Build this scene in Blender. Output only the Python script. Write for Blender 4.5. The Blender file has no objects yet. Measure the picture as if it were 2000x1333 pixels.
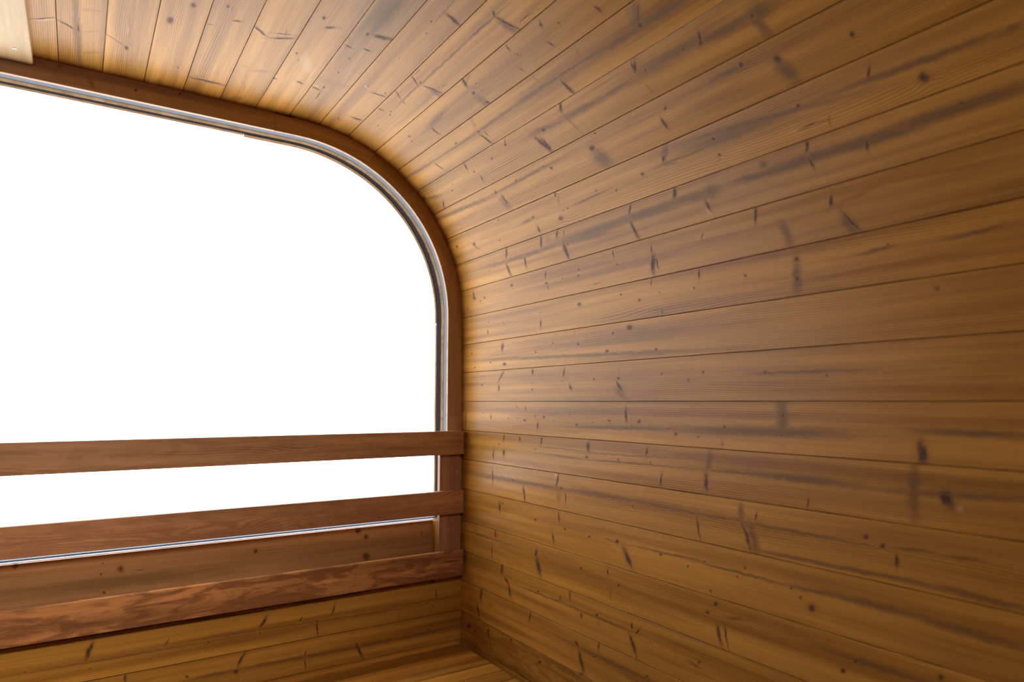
import bpy, math
from mathutils import Vector, Matrix

# ------------------------------------------------------------------ data
# Knots, stains and pale patches of the timber, per board, in board coordinates (metres):
# (kind, across, along, half length, half width, angle); k knot, s spike knot, g grey stain, b brown band, h pale patch
FEATS = {
'P3': (('k',.0133,-1.5391,.0108,.0049,1.57),('k',-.0221,-1.6324,.0142,.006,1.55),('b',-.0388,-1.7464,.008,.0032,1.55),('b',-.0135,-1.9757,.0269,.0096,1.58),('k',.0209,-1.8604,.0049,.0019,1.6),('b',.0078,-1.727,.0026,.0011,1.58),),
'P4': (('k',-.0177,-1.5016,.0064,.003,1.61),('s',-.0376,-1.6001,.008,.002,3.14),('s',-.0022,-1.8996,.0479,.006,-3.1),('k',-.0181,-1.5019,.0059,.0028,1.61),('s',.0103,-1.5516,.0107,.0031,-2.75),),
'P2': (('k',-.0022,-1.8219,.0102,.0038,1.52),('s',-.0234,-1.7991,.0295,.0014,2.36),('h',-.0046,-1.7307,.0202,.002,1.59),),
'P0': (('s',.0245,-1.7777,.0304,.002,-2.46),('h',.0252,-1.7857,.0275,.0045,-2.46),('b',.0211,-1.9733,.0213,.0069,-3.06),),
'P1': (('s',-.0268,-1.7824,.024,.0037,2.55),('s',-.0053,-1.7844,.0231,.0021,1.64),('g',-.0064,-1.822,.2149,.0058,1.6),('b',.0236,-1.6818,.0328,.005,-2.71),('b',.0232,-1.8922,.0332,.0045,-2.55),('b',.0233,-1.7799,.0393,.0033,-2.49),),
'F0': (('b',-.8538,-.0788,.0096,.0071,-.28),('b',-.8249,-.0086,.0161,.0063,-2.5),('k',-.8355,.0927,.0036,.0028,-.35),('k',-.8538,.1978,.0047,.0037,-.4),),
'P5': (('s',-.0325,-1.5666,.0223,.0041,2.45),('h',-.042,-1.5676,.0104,.0056,2.15),('s',.0189,-1.5686,.0304,.0042,-2.6),('s',.0154,-1.5497,.0253,.0015,-2.79),('s',.0188,-1.5383,.0158,.0008,1.63),('b',.0161,-1.7607,.0357,.0096,-2.64),('b',-.0273,-1.7601,.0142,.0032,-2.96),('b',-.0099,-1.965,.0227,.0142,-2.23),('b',-.0148,-1.8524,.1267,.0014,1.62),('b',-.0072,-1.8743,.0303,.0022,1.63),),
'P6': (('k',-.0227,-1.4316,.0077,.0039,1.77),('s',.0013,-1.4628,.0129,.0053,-2.51),('b',.0248,-1.4514,.0163,.0031,-3.07),('k',-.0311,-1.6211,.0052,.0024,1.75),('k',-.0198,-1.6512,.0032,.0015,1.75),('s',-.0476,-1.7847,.0071,.003,-3.02),('s',.018,-1.7712,.0106,.0038,2.77),('h',.0049,-1.6628,.0544,.0169,1.93),('k',-.0419,-1.4125,.0025,.0013,1.75),),
'P7': (('k',-.0106,-1.4387,.0071,.0037,1.82),('s',.023,-1.43,.0252,.0093,-2.81),('b',-.0397,-1.4797,.0166,.0017,1.67),('s',-.0288,-1.5179,.0108,.0044,2.97),('s',.0139,-1.5061,.0103,.0039,3.11),('k',-.0089,-1.5691,.0046,.0022,1.8),('k',-.0099,-1.6543,.005,.0023,1.79),('s',-.0322,-1.778,.0144,.0035,2.78),('h',-.0348,-1.7693,.0115,.0045,2.73),('b',-.0043,-1.7208,.0568,.0195,-3.01),('s',-.0126,-1.8141,.0315,.0017,1.59),('k',-.0145,-1.7568,.0073,.0032,1.78),('g',-.0078,-1.3372,.0831,.0192,-1.59),),
'P8': (('h',-.0153,-1.6723,.0099,.0068,3.04),('s',-.0147,-1.6681,.0069,.0019,2.64),('s',.0235,-1.6846,.0222,.0032,-2.9),('k',.0344,-1.6629,.005,.0024,1.81),('k',-.0042,-1.482,.0028,.0015,1.8),('b',-.0293,-1.5348,.0098,.0027,-2.78),('s',.0266,-1.8664,.0165,.0047,-2.97),('k',-.0129,-1.9148,.0055,.0023,1.76),('k',-.0088,-1.2932,.0037,.0022,1.82),('k',.0025,-1.3387,.0031,.0018,1.82),('s',.0249,-1.2503,.0223,.0055,2.88),('g',-.0026,-1.2387,.0554,.0013,1.59),),
'P9': (('s',-.0345,-1.6364,.0182,.0023,2.53),('s',-.0352,-1.7522,.0101,.0032,-2.76),('k',-.0141,-1.7298,.004,.002,1.74),('k',-.0069,-1.7488,.0047,.0023,1.74),('k',-.0081,-1.8387,.0038,.0018,1.74),('s',-.0171,-1.1609,.0082,.0026,2.45),('s',.0183,-1.1573,.0294,.0034,-2.84),('g',.0244,-1.1644,.0221,.0102,-3.1),('g',-.0124,-1.2244,.0714,.0029,-1.59),('g',-.0127,-1.409,.1686,.0028,1.57),('s',-.0133,-1.2463,.0282,.0008,-1.57),('s',.0344,-1.1107,.02,.0011,-1.57),('s',-.0398,-1.4962,.018,.0009,-1.6),('s',.0212,-1.5203,.0284,.0031,-2.77),('g',.029,-1.526,.0173,.0084,-3.05),('s',-.0296,-1.5355,.0174,.0033,2.56),('k',-.0153,-1.5264,.0042,.0023,1.75),('g',-.0137,-1.6018,.0786,.0031,1.58),('s',-.03,-1.6388,.0151,.002,2.48),('s',-.0076,-1.6535,.005,.002,2.71),('s',.0317,-1.481,.0086,.0014,-1.64),('b',.0021,-1.2689,.0102,.003,-2.94),),
'P10': (('k',-.0268,-1.0937,.0047,.0034,-1.45),('s',-.0276,-1.0927,.0095,.0019,2.67),('k',-.0076,-1.0546,.0034,.0025,1.72),('s',.0181,-1.1139,.01,.0025,-2.81),('s',-.0332,-1.2157,.0084,.0022,2.72),('k',-.0087,-1.2099,.0027,.0018,1.72),('s',.0238,-1.2351,.0088,.0019,-2.76),('s',-.0345,-1.4157,.0156,.0051,2.59),('b',-.0393,-1.3939,.0221,.0052,1.81),('k',-.0143,-1.388,.0033,.002,-1.43),('k',-.0035,-1.3948,.0021,.0012,-1.42),('k',.0065,-1.3933,.0025,.0015,1.73),('k',-.001,-1.4235,.0076,.0046,-1.42),('s',.038,-1.4124,.008,.0041,-2.69),('g',.0306,-1.4209,.0156,.0135,2.99),('k',-.0097,-1.5849,.0044,.0024,-1.43),('g',-.0057,-1.621,.0488,.0076,1.6),('s',.0169,-1.6729,.0174,.0045,-3.04),('s',.0187,-.9568,.0097,.0031,-2.87),('k',-.0164,-1.7847,.0047,.0023,-1.44),('k',-.0004,-1.7971,.0048,.0024,-1.43),),
'P11': (('b',-.0279,-1.5162,.0231,.0091,2.58),('k',-.005,-1.5207,.0046,.0027,-1.47),('g',-.0059,-1.1861,.0526,.003,-1.6),('g',-.0069,-1.2747,.0626,.0046,1.57),('g',-.0064,-1.4189,.1248,.0025,1.57),('b',-.0285,-1.2218,.0151,.0024,3.06),('b',-.0223,-1.0698,.0168,.0044,2.84),('b',-.0321,-1.2217,.0152,.0042,-3.02),('s',.0233,-1.156,.0244,.0048,-2.96),('h',-.0277,-.8986,.0212,.0079,2.65),('g',-.0208,-.8973,.0265,.0112,2.62),('s',-.0203,-.8916,.0244,.0014,2.42),('k',-.0001,-.902,.0059,.0049,-1.53),('g',.0028,-.9509,.0845,.0051,-1.62),('g',-.0033,-1.0467,.0404,.0026,-1.67),('g',-.0068,-1.197,.1551,.0028,-1.58),('g',.0032,-.8462,.0527,.0083,-1.59),('k',-.0129,-1.6415,.0047,.0026,-1.47),('s',.0168,-1.789,.0201,.0028,-2.71),('g',-.0043,-1.6525,.1884,.0025,-1.58),('g',-.007,-1.8807,.1084,.0036,-1.59),('s',.0214,-1.5182,.0255,.0038,-2.76),('s',.0118,-1.503,.0097,.0019,-2.91),('k',-.0058,-1.5211,.0042,.0024,-1.47),),
'P12': (('k',-.0106,-1.3029,.0053,.0035,-1.53),('g',-.0167,-1.3147,.0347,.005,-1.63),('s',-.0301,-.9667,.0153,.0039,2.51),('s',-.0338,-.9716,.0102,.0018,2.84),('k',-.0135,-.9468,.0038,.0031,-1.62),('g',-.0149,-.886,.1195,.0117,1.57),('g',-.0101,-1.0341,.071,.0052,1.61),('g',-.0086,-1.1506,.0805,.006,-1.58),('b',.0265,-.9598,.0179,.004,-2.73),('s',-.0382,-1.211,.0133,.0043,2.46),('h',-.0388,-1.2167,.0079,.0036,3.0),('b',.0062,-1.2086,.0544,.0039,-2.84),('k',-.0119,-1.3066,.0076,.005,-1.54),('g',-.0115,-1.2951,.0744,.0035,-1.61),('s',.0196,-1.3332,.0322,.0074,-2.68),('k',-.0109,-.8484,.0028,.0024,-1.69),('k',-.0058,-.809,.0048,.0042,-1.73),('s',-.0158,-.8053,.0106,.0026,2.8),('g',-.0044,-.754,.0676,.009,-1.6),('g',-.0026,-.683,.0248,.0137,-1.63),('k',-.0019,-.6974,.0037,.0034,-2.01),('g',.0183,-.6911,.0208,.008,-2.79),('k',-.0291,-1.4662,.0057,.0035,-1.54),('s',-.0356,-1.46,.0097,.0018,2.36),('k',-.0158,-1.5491,.0057,.0033,-1.52),('s',-.0343,-1.6776,.013,.004,2.89),('k',-.0091,-1.6577,.0047,.0026,-1.52),('s',.0198,-1.6431,.0128,.0032,2.91),('k',-.0072,-1.7899,.0029,.0015,-1.51),('k',.0081,-1.8135,.0048,.0025,-1.5),('s',.0331,-1.9053,.0174,.004,2.42),('k',-.0149,-1.9879,.0096,.0047,-1.52),('g',-.0036,-1.9374,.0525,.005,-1.7),('s',.0227,-1.3251,.0234,.0059,-2.89),('g',-.0128,-1.3298,.0242,.0024,1.58),('k',-.0115,-1.3023,.0049,.0032,-1.54),),
'P13': (('k',-.0291,-.7535,.0057,.0049,-1.96),('g',-.0283,-.7893,.0416,.0041,-1.61),('k',-.0195,-.9473,.0046,.0036,-1.71),('s',.0075,-.9649,.0134,.0041,-2.86),('k',-.0135,-1.1877,.0093,.0066,-1.62),('k',-.0399,-1.1612,.0033,.0023,-1.65),('b',.0122,-1.1647,.0264,.0046,-2.42),('g',.0197,-1.1718,.0271,.018,-2.35),('k',-.0253,-1.3745,.0031,.002,-1.6),('k',-.013,-1.3497,.0045,.0029,-1.59),('b',.0081,-.8153,.0978,.0111,-1.6),('k',-.0206,-1.6217,.0072,.0041,-1.57),('s',.0101,-1.5944,.0169,.0045,-2.86),('g',.0233,-1.597,.024,.0109,-2.52),('k',-.0242,-1.507,.0046,.0028,-1.58),('k',-.0252,-1.3748,.0037,.0024,-1.6),('s',-.0124,-1.3503,.0065,.002,-2.22),('k',-.0187,-1.7909,.0047,.0025,-1.57),('k',-.0246,-1.8301,.003,.0016,-1.57),('k',-.0449,-1.7773,.0029,.0016,-1.58),('g',-.0208,-1.8074,.209,.0061,-1.61),('g',-.0209,-1.5123,.1717,.004,1.59),('k',-.013,-1.1875,.0088,.0062,-1.62),('k',-.0389,-1.1613,.0026,.0019,-1.65),('b',.0275,-1.978,.0187,.0055,-2.74),('b',.0024,-1.9903,.0195,.0065,-2.79),('k',-.009,-.6853,.008,.0072,-2.12),('g',.0137,-.6786,.0269,.0113,-2.59),('k',.0063,-.5546,.0041,.0036,-2.57),),
'P14': (('k',-.0172,-.864,.0042,.0035,-1.85),('g',-.0265,-.9925,.0208,.0083,2.64),('g',-.0102,-.8326,.1183,.0118,-1.62),('g',-.0069,-.972,.0593,.0039,-1.57),('k',.0173,-.8636,.0036,.003,-1.8),('s',-.0399,-1.3814,.0089,.0033,2.61),('h',-.0361,-1.3857,.0089,.0037,-2.6),('b',-.0248,-1.3748,.0159,.0069,2.85),('k',.0225,-1.3895,.0093,.006,-1.62),('h',.0171,-1.4002,.0077,.0049,-1.62),('k',.0073,-1.3681,.0025,.0016,-1.63),('k',.0067,-1.3503,.0024,.0016,-1.63),('k',-.0068,-1.5032,.0051,.0031,-1.63),('g',-.0035,-1.5296,.027,.0037,1.64),('s',.0298,-1.4965,.0106,.0042,-3.01),('k',-.0386,-1.6687,.0038,.0021,-1.63),('k',.0015,-1.84,.008,.0043,-1.6),('s',.0118,-1.8369,.0254,.0012,-2.19),('k',-.0111,-1.9494,.0067,.0034,-1.6),('k',.0192,-1.6959,.0039,.0022,-1.6),('k',-.009,-1.2301,.0033,.0022,-1.67),('k',.0079,-1.1631,.0037,.0026,-1.67),('k',-.0053,-1.0712,.0055,.0041,-1.71),('g',-.0015,-.9809,.0136,.0014,-1.7),('s',-.0189,-1.0001,.0078,.0027,2.63),('k',.0177,-.8629,.0029,.0024,-1.8),('k',.0059,-1.3508,.0024,.0016,-1.64),('g',.0009,-1.2581,.0709,.0024,1.6),('k',.0178,-.4751,.0072,.0061,-2.73),('s',-.0203,-.5499,.0108,.0028,2.82),('g',-.0059,-.478,.1409,.0051,-1.61),('g',-.002,-.357,.0164,.0035,1.58),('k',-.0134,-.6756,.0041,.0036,-2.19),('g',-.0158,-.7553,.1476,.0057,-1.67),('g',-.0065,-.9208,.0883,.0035,1.59),('k',-.0189,-.8646,.0034,.0028,-1.85),('s',.0244,-.6642,.0144,.0015,-1.6),('b',.0305,-.63,.0098,.0048,3.0),),
'P15': (('g',-.0292,-.7734,.0068,.0059,.98),('s',-.0276,-1.4996,.0189,.0053,2.87),('s',-.0333,-1.4235,.0141,.0043,2.72),('s',-.0299,-1.3948,.01,.0015,2.94),('s',.0179,-1.4001,.0302,.0076,-2.86),('k',.0034,-1.3887,.0034,.0022,-1.69),('g',-.001,-1.3258,.1083,.0072,-1.6),('g',-.0053,-1.5618,.1986,.0057,-1.58),('s',-.0309,-1.6793,.0189,.0053,2.77),('s',.01,-1.5925,.0121,.0047,-3.11),('k',-.0099,-1.2528,.0023,.0015,-1.73),('b',-.0267,-1.467,.0166,.0101,-1.7),('s',-.0333,-.9972,.0139,.0049,2.89),('h',-.0419,-.9995,.0047,.0035,-1.85),('s',-.0317,-1.1391,.0146,.0033,2.67),('s',.0168,-1.136,.027,.0046,-2.78),('g',-.0111,-.901,.0169,.0127,1.43),('g',-.01,-.9562,.0619,.0087,-1.64),('g',-.0097,-1.0762,.0929,.0094,-1.58),('g',-.0077,-1.2541,.1375,.0093,1.57),('s',.0151,-.9166,.0148,.0034,-2.72),('h',.0283,-.9157,.012,.0056,-2.51),('k',-.0102,-1.2536,.0023,.0015,-1.73),('k',.0035,-1.3875,.0034,.0022,-1.69),('g',-.0122,-.7965,.0344,.0053,-1.67),('s',-.036,-.6808,.0133,.0028,2.9),('s',-.0028,-.678,.0129,.0026,-2.89),('g',-.008,-.5744,.0828,.0084,-1.6),('g',-.01,-.7092,.0925,.0084,-1.57),('s',-.0032,-.5765,.0098,.0026,3.1),('k',-.0012,-.5768,.0031,.0027,-2.48),('g',-.0132,-.4348,.0994,.0085,1.58),('k',-.0182,-.4339,.0027,.0022,-2.74),('k',.0063,-1.7987,.003,.0016,-1.65),('s',.021,-1.6874,.0242,.0048,-2.84),('s',.0154,-1.5936,.0151,.0043,-3.1),),
'P16': (('s',-.0295,-.8084,.0167,.0021,3.01),('s',-.0178,-.9404,.0065,.0017,2.54),('s',-.0194,-1.0901,.008,.0028,2.93),('s',.0164,-1.0897,.0249,.0072,3.12),('s',.0151,-1.0766,.0149,.0021,-2.89),('b',-.0081,-.9312,.1917,.0037,-1.6),('s',-.0323,-1.2195,.0089,.0021,3.04),('k',-.0039,-1.2095,.003,.002,-1.8),('k',-.0149,-1.3561,.0043,.0027,-1.77),('k',.0,-1.3599,.0047,.003,-1.76),('s',.031,-1.2905,.0187,.0008,1.6),('s',-.0305,-.8084,.0175,.0033,3.05),('s',-.0205,-.6509,.0115,.0034,2.94),('s',.0223,-.6216,.0264,.0019,-2.5),('g',.0267,-.6229,.0217,.0083,-2.53),('g',.0171,-.7455,.0229,.008,-2.78),('b',-.0174,-.6068,.06,.006,1.77),('b',-.0205,-.4802,.1061,.0045,-1.64),('k',-.0223,-1.6809,.0068,.0037,-1.73),('k',-.0116,-1.9123,.0089,.0044,-1.7),('s',-.0222,-1.9144,.0136,.0042,-2.97),('k',-.0049,-1.8455,.0052,.0027,-1.7),('k',.0024,-1.8721,.004,.002,-1.7),('k',-.0094,-1.7351,.0024,.0013,-1.72),('s',-.0262,-1.5048,.0107,.0045,2.89),('k',-.0006,-1.5041,.0054,.0032,-1.74),('s',.0103,-1.4992,.0069,.0025,-2.49),('k',-.0032,-1.431,.0032,.0019,-1.75),('k',-.0036,-1.2097,.003,.002,-1.8),('b',.0191,-1.958,.0141,.0069,-1.68),),
'P17': (('s',-.0335,-.9578,.0118,.0022,3.04),('k',-.0103,-.8408,.0032,.0026,-1.96),('s',-.0359,-1.0975,.0091,.0021,3.11),('k',-.0029,-.9725,.0026,.002,-1.86),('k',-.0225,-.7261,.0049,.0041,-2.14),('k',.013,-.7273,.0048,.0041,-2.08),('g',.0105,-.7278,.0293,.0083,3.13),('k',-.0098,-.8399,.0025,.002,-1.96),('g',-.01,-.4364,.0374,.0031,1.66),('k',-.0164,-.5636,.0018,.0016,-2.53),('g',-.0112,-.5809,.0276,.0028,1.63),('b',.0195,-.5589,.1961,.0083,1.58),('k',-.0168,-1.3617,.0069,.0043,-1.76),('k',-.0142,-1.54,.0025,.0015,-1.73),('s',.0166,-1.5391,.0129,.0039,3.13),('k',-.0173,-1.8256,.0039,.002,-1.7),('k',-.0037,-1.7346,.0036,.0019,-1.7),('s',.0143,-1.8313,.0079,.0039,-2.94),('k',-.0212,-1.2015,.0037,.0025,-1.79),('k',.001,-1.1385,.0038,.0026,-1.79),('k',-.0098,-1.0743,.0026,.0019,-1.82),('s',.0376,-1.0665,.0054,.002,3.12),),
'P18': (('g',-.0287,-.492,.0038,.0034,-2.76),('s',-.0219,-1.7434,.0129,.0067,3.1),('b',-.0384,-1.3842,.0082,.0043,-3.13),('k',-.0059,-1.3686,.0052,.0032,-1.68),('k',-.0169,-1.4816,.0043,.0026,-1.68),('k',.0037,-1.5627,.0046,.0026,-1.66),('k',-.0312,-1.1752,.0093,.0064,-1.73),('k',-.0222,-1.2337,.0049,.0033,-1.71),('k',.0206,-1.2574,.0058,.0038,-1.67),('k',.0275,-1.0863,.0039,.0028,-1.68),('k',.0312,-1.7308,.0088,.0047,-1.64),('k',-.0126,-1.9354,.0042,.0021,-1.65),('k',.0208,-1.8143,.0044,.0023,-1.64),('k',.0335,-1.9143,.0034,.0017,-1.63),('g',.0242,-1.3921,.4305,.0043,-1.6),),
'P19': (('s',-.0276,-1.7526,.0235,.0048,2.35),('s',.0055,-1.7639,.0094,.0055,3.05),('s',-.0363,-1.58,.0108,.004,-3.14),('s',-.0287,-1.4322,.0126,.0044,2.91),('k',-.0049,-1.4406,.0023,.0014,-1.6),('k',-.0016,-1.5817,.0026,.0015,-1.6),('k',.0146,-1.5817,.0047,.0027,-1.59),('s',.0118,-1.4036,.0097,.0038,-2.51),('k',-.0065,-1.3077,.004,.0026,-1.61),('k',-.0067,-1.2163,.0048,.0032,-1.61),('b',-.0221,-1.2151,.0148,.0025,2.92),('s',.0127,-1.2131,.0166,.005,-2.44),('k',-.014,-1.0725,.0031,.0023,-1.62),('k',-.004,-1.8696,.0059,.003,-1.6),('g',.0309,-1.208,.0211,.0073,-2.13),('k',-.0141,-1.0727,.0028,.0021,-1.62),('k',-.0131,-.9532,.0033,.0026,-1.62),('k',.0019,-.9949,.0029,.0022,-1.59),('b',.0178,-.9854,.0156,.0019,-2.67),('g',-.0049,-.7964,.0127,.0028,-1.69),('g',-.0042,-.7159,.0902,.0024,-1.58),('k',-.0071,-.8042,.0032,.0027,-1.6),('k',.0047,-.6786,.0019,.0018,-1.51),),
'P20': (('k',-.0312,-1.661,.0039,.0021,1.58),('s',-.0265,-1.616,.0056,.003,3.13),('k',-.0115,-1.861,.0032,.0016,1.59),('s',.0015,-1.8107,.0063,.0026,-3.01),('k',.0028,-1.7095,.0029,.0015,1.6),('k',-.0006,-1.661,.0028,.0015,1.6),('k',.006,-1.6198,.0059,.0033,1.61),('k',-.0069,-1.5662,.0041,.0023,1.6),('k',-.0057,-1.5237,.0064,.0037,1.6),('s',.0203,-1.5547,.0101,.0049,3.06),('k',.0047,-1.4811,.0024,.0014,1.61),('k',-.0192,-1.4075,.0031,.0019,1.6),('k',.0124,-1.3779,.0051,.0032,1.63),('k',.0053,-1.3124,.0028,.0018,1.63),('k',-.0008,-1.2511,.0049,.0032,1.63),('s',-.0185,-1.1902,.0197,.0045,-3.12),('k',.0148,-1.1911,.0043,.0029,1.65),('k',-.0018,-1.1471,.0058,.004,1.64),('k',.0076,-1.1713,.0024,.0017,1.65),('g',.0146,-1.2076,.1842,.0039,1.59),('s',.0209,-1.9741,.0267,.0039,3.09),('k',.0029,-.9034,.0033,.0027,1.72),('s',.0132,-1.0529,.007,.0013,-1.71),('k',.0215,-1.0351,.0048,.0035,1.69),('k',.0263,-.9692,.0025,.0019,1.72),('g',.0096,-.8067,.2017,.0076,1.58),('g',-.0211,-.7694,.0332,.0107,3.12),('k',-.022,-.7688,.0035,.003,1.77),('b',.036,-.909,.0079,.0043,-3.09),('k',.0139,-.7714,.0024,.002,1.85),('s',.0317,-.5266,.0182,.008,-3.12),('g',-.0011,-.4522,.0771,.0052,-1.58),),
'P21': (('s',-.0348,-1.7343,.013,.0055,2.83),('h',-.0411,-1.7314,.0058,.0031,1.63),('s',-.0335,-1.6461,.0077,.0034,-3.01),('s',-.0357,-1.538,.0128,.0054,2.87),('h',-.0451,-1.5354,.0049,.0028,1.64),('s',-.0307,-1.3336,.0151,.0069,3.11),('h',-.0435,-1.3354,.0066,.0041,1.66),('k',-.0133,-1.7608,.0042,.0022,1.64),('s',.017,-1.7949,.0142,.0046,2.96),('s',.01,-1.7336,.011,.0061,3.03),('b',.03,-1.7326,.016,.0041,-2.31),('k',-.0091,-1.5666,.003,.0017,1.66),('g',-.0174,-1.4307,.1046,.0013,-1.58),('g',-.017,-1.1947,.1652,.0015,1.6),('g',.0021,-1.4285,.1014,.0017,-1.58),('g',.0007,-1.2094,.1836,.0015,1.59),('k',-.0026,-1.3389,.0049,.0031,1.69),('k',-.0047,-1.2211,.0029,.0019,1.72),('k',-.0067,-1.1133,.0026,.0018,1.74),('s',-.0306,-1.1242,.0106,.0032,2.98),('s',.0309,-1.08,.0161,.0032,3.0),('g',-.0229,-.9436,.0195,.0072,3.01),('s',.0228,-.9532,.0197,.0053,-3.11),('g',-.0045,-.8709,.0869,.0026,1.6),('g',-.0054,-.7298,.0966,.0064,-1.58),('h',-.0019,-.7715,.0048,.004,1.99),('s',.0364,-.7247,.0099,.0019,3.09),('g',-.0085,-.5415,.0369,.0078,3.08),('s',.0002,-.4967,.0156,.0086,-2.65),('g',-.0075,-.4721,.0965,.0052,1.61),('h',.0143,-.4781,.0063,.0051,-.56),),
'P22': (('s',-.0099,-1.7991,.02,.0043,-3.11),('k',-.0084,-1.6844,.0045,.0024,1.71),('g',-.0067,-1.6438,.2677,.0057,1.58),('g',-.0102,-1.2542,.2387,.0059,1.58),('s',-.0298,-1.4637,.0194,.0042,2.79),('h',-.0414,-1.4717,.0084,.0049,1.71),('s',.0259,-1.6238,.0208,.0045,-2.97),('b',.0172,-1.4584,.0176,.0097,-3.01),('s',.015,-1.4287,.0141,.0025,-3.12),('k',-.0094,-1.4454,.0046,.0027,1.74),('k',-.0095,-1.2547,.0038,.0024,1.78),('k',.0021,-1.1732,.0035,.0023,1.82),('k',-.0111,-1.106,.0029,.002,1.83),('g',-.0087,-1.0438,.0849,.0025,-1.59),('g',-.0079,-.9219,.0735,.003,1.58),('g',-.0069,-.7627,.1336,.0027,-1.58),('k',-.0102,-1.1065,.0033,.0022,1.83),('s',.0204,-.9766,.025,.0026,-2.94),('g',-.0267,-.8678,.0141,.0066,3.11),('s',.0193,-.857,.0256,.0036,-2.78),('g',.0234,-.8408,.0272,.0085,-2.85),('s',-.0226,-.8338,.0077,.0019,3.01),('g',.0397,-.7359,.0961,.0032,1.58),('k',-.0187,-.622,.0047,.0038,2.31),('k',-.0099,-.5963,.0041,.0033,2.35),('s',.0096,-.5728,.0101,.0025,3.13),('g',-.0111,-.5512,.0249,.0025,1.65),('g',-.0127,-.477,.0252,.003,1.62),('g',.0376,-.6136,.1215,.0036,1.59),('g',.0386,-.4634,.0739,.0048,-1.61),),
'P23': (('s',-.0216,-1.758,.0137,.0059,-2.97),('k',-.0332,-1.7396,.0035,.0018,1.74),('k',-.0099,-1.5676,.0046,.0025,1.78),('s',-.0326,-1.4578,.0131,.0039,-3.07),('k',-.0054,-1.4336,.0041,.0023,1.81),('s',.0277,-1.4848,.0152,.004,-2.99),('k',-.0028,-1.3323,.0041,.0025,1.84),('k',-.0079,-1.2291,.0067,.0042,1.87),('s',.0227,-1.1933,.0246,.0075,-2.57),('g',-.0072,-1.2519,.0232,.0016,-1.62),('k',-.0052,-1.0875,.0039,.0026,1.93),('k',-.0138,-.962,.0028,.002,2.0),('k',.0054,-1.008,.0027,.0018,1.98),('k',-.0222,-.8616,.003,.0022,2.07),('k',-.0053,-1.0867,.0026,.0017,1.93),('k',-.0006,-.8815,.0023,.0016,2.07),('k',-.005,-.7639,.003,.0022,2.18),('k',.0052,-.7465,.0029,.0021,2.2),('k',.0192,-.7247,.0079,.0057,2.23),('k',.042,-.9485,.0034,.0023,2.05),('g',-.0109,-1.0607,.1172,.0025,1.6),('g',-.0093,-.8698,.1312,.0022,-1.57),('g',-.0118,-.7166,.0681,.0049,1.62),('g',-.0128,-.6252,.1093,.0057,-1.58),('g',-.0101,-.4754,.0856,.0066,-1.6),),
'P24': (('s',-.0373,-1.782,.0117,.0043,-3.0),('k',-.0293,-1.9013,.0047,.0022,1.77),('g',-.0181,-1.847,.1477,.0037,1.58),('s',.017,-1.802,.0194,.003,3.11),('s',-.0192,-1.5646,.0117,.0062,3.06),('s',.0135,-1.5536,.0271,.0089,-2.79),('b',-.0185,-1.5206,.0258,.0057,-1.7),('k',-.018,-1.3649,.0047,.0027,1.88),('b',-.0148,-1.3466,.0321,.0047,1.63),('s',-.0302,-1.2636,.0082,.0033,-2.76),('k',-.0075,-1.2248,.0049,.0029,1.94),('b',.0172,-1.2552,.0171,.0052,-3.12),('k',-.036,-.9362,.0067,.0045,2.07),('k',-.0145,-.9578,.0051,.0034,2.07),('s',.0202,-.9312,.0197,.0042,-2.87),('s',.0186,-.9135,.0225,.0021,-2.92),('g',-.0191,-.8939,.023,.0028,1.68),('k',.0079,-.672,.0053,.0036,2.32),('g',-.0171,-.6193,.0832,.0044,1.58),('k',-.0158,-.6489,.0036,.0025,2.34),('k',-.0319,-.5184,.0048,.0033,2.47),),
'P25': (('s',-.0361,-1.7448,.017,.0073,3.1),('s',-.0091,-1.7175,.0139,.0047,-2.1),('s',.0155,-1.702,.0201,.0057,-2.84),('k',-.014,-1.5552,.0041,.0021,1.89),('g',-.0106,-1.4724,.0334,.0023,1.61),('s',-.0192,-1.4532,.006,.0032,-2.97),('s',-.0367,-1.4124,.0139,.003,3.12),('g',-.0107,-1.3986,.0552,.0018,-1.59),('g',-.0106,-1.2723,.1092,.0029,1.58),('k',-.0157,-1.3046,.0053,.003,1.96),('s',.0014,-1.3656,.0072,.0036,-3.04),('b',.0031,-1.302,.0105,.004,-2.86),('g',-.0078,-1.5718,.081,.0019,1.58),('s',.0183,-1.1788,.0245,.0059,-2.63),('s',-.0156,-1.1633,.0113,.0024,2.45),('s',-.0223,-1.1822,.0067,.0031,-2.94),('k',-.0055,-.9829,.0037,.0023,2.12),('g',.003,-.9986,.0142,.002,-1.65),('b',-.0035,-1.1238,.0048,.0029,2.04),),
'P26': (('s',-.0322,-1.8657,.0205,.0075,2.92),('s',.0226,-1.8845,.0182,.0056,-2.73),('b',-.0147,-1.8095,.0215,.01,1.88),('s',-.0336,-1.5968,.0155,.0038,2.83),('s',-.0416,-1.2997,.0114,.0033,-3.1),('s',.0154,-1.368,.0283,.0071,-2.79),('g',-.016,-1.257,.1449,.0047,1.58),('k',-.0112,-1.3162,.0051,.0028,2.01),('k',-.025,-1.1341,.0043,.0025,2.08),('s',-.0215,-1.3864,.0101,.0044,-1.88),('k',.0485,-1.3694,.0085,.0044,2.02),),
'P27': (('k',-.0084,-1.9397,.0126,.0055,1.9),('k',-.0286,-1.8243,.0077,.0035,1.91),('k',-.0089,-1.9464,.0146,.0064,1.9),('k',-.0278,-1.8233,.0082,.0037,1.91),('s',-.0163,-1.8207,.0103,.0043,-2.88),('k',-.0054,-1.9039,.0076,.0034,1.91),('k',-.0385,-1.6935,.0065,.0031,1.94),('k',-.0217,-1.5493,.0091,.0044,1.98),),
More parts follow.
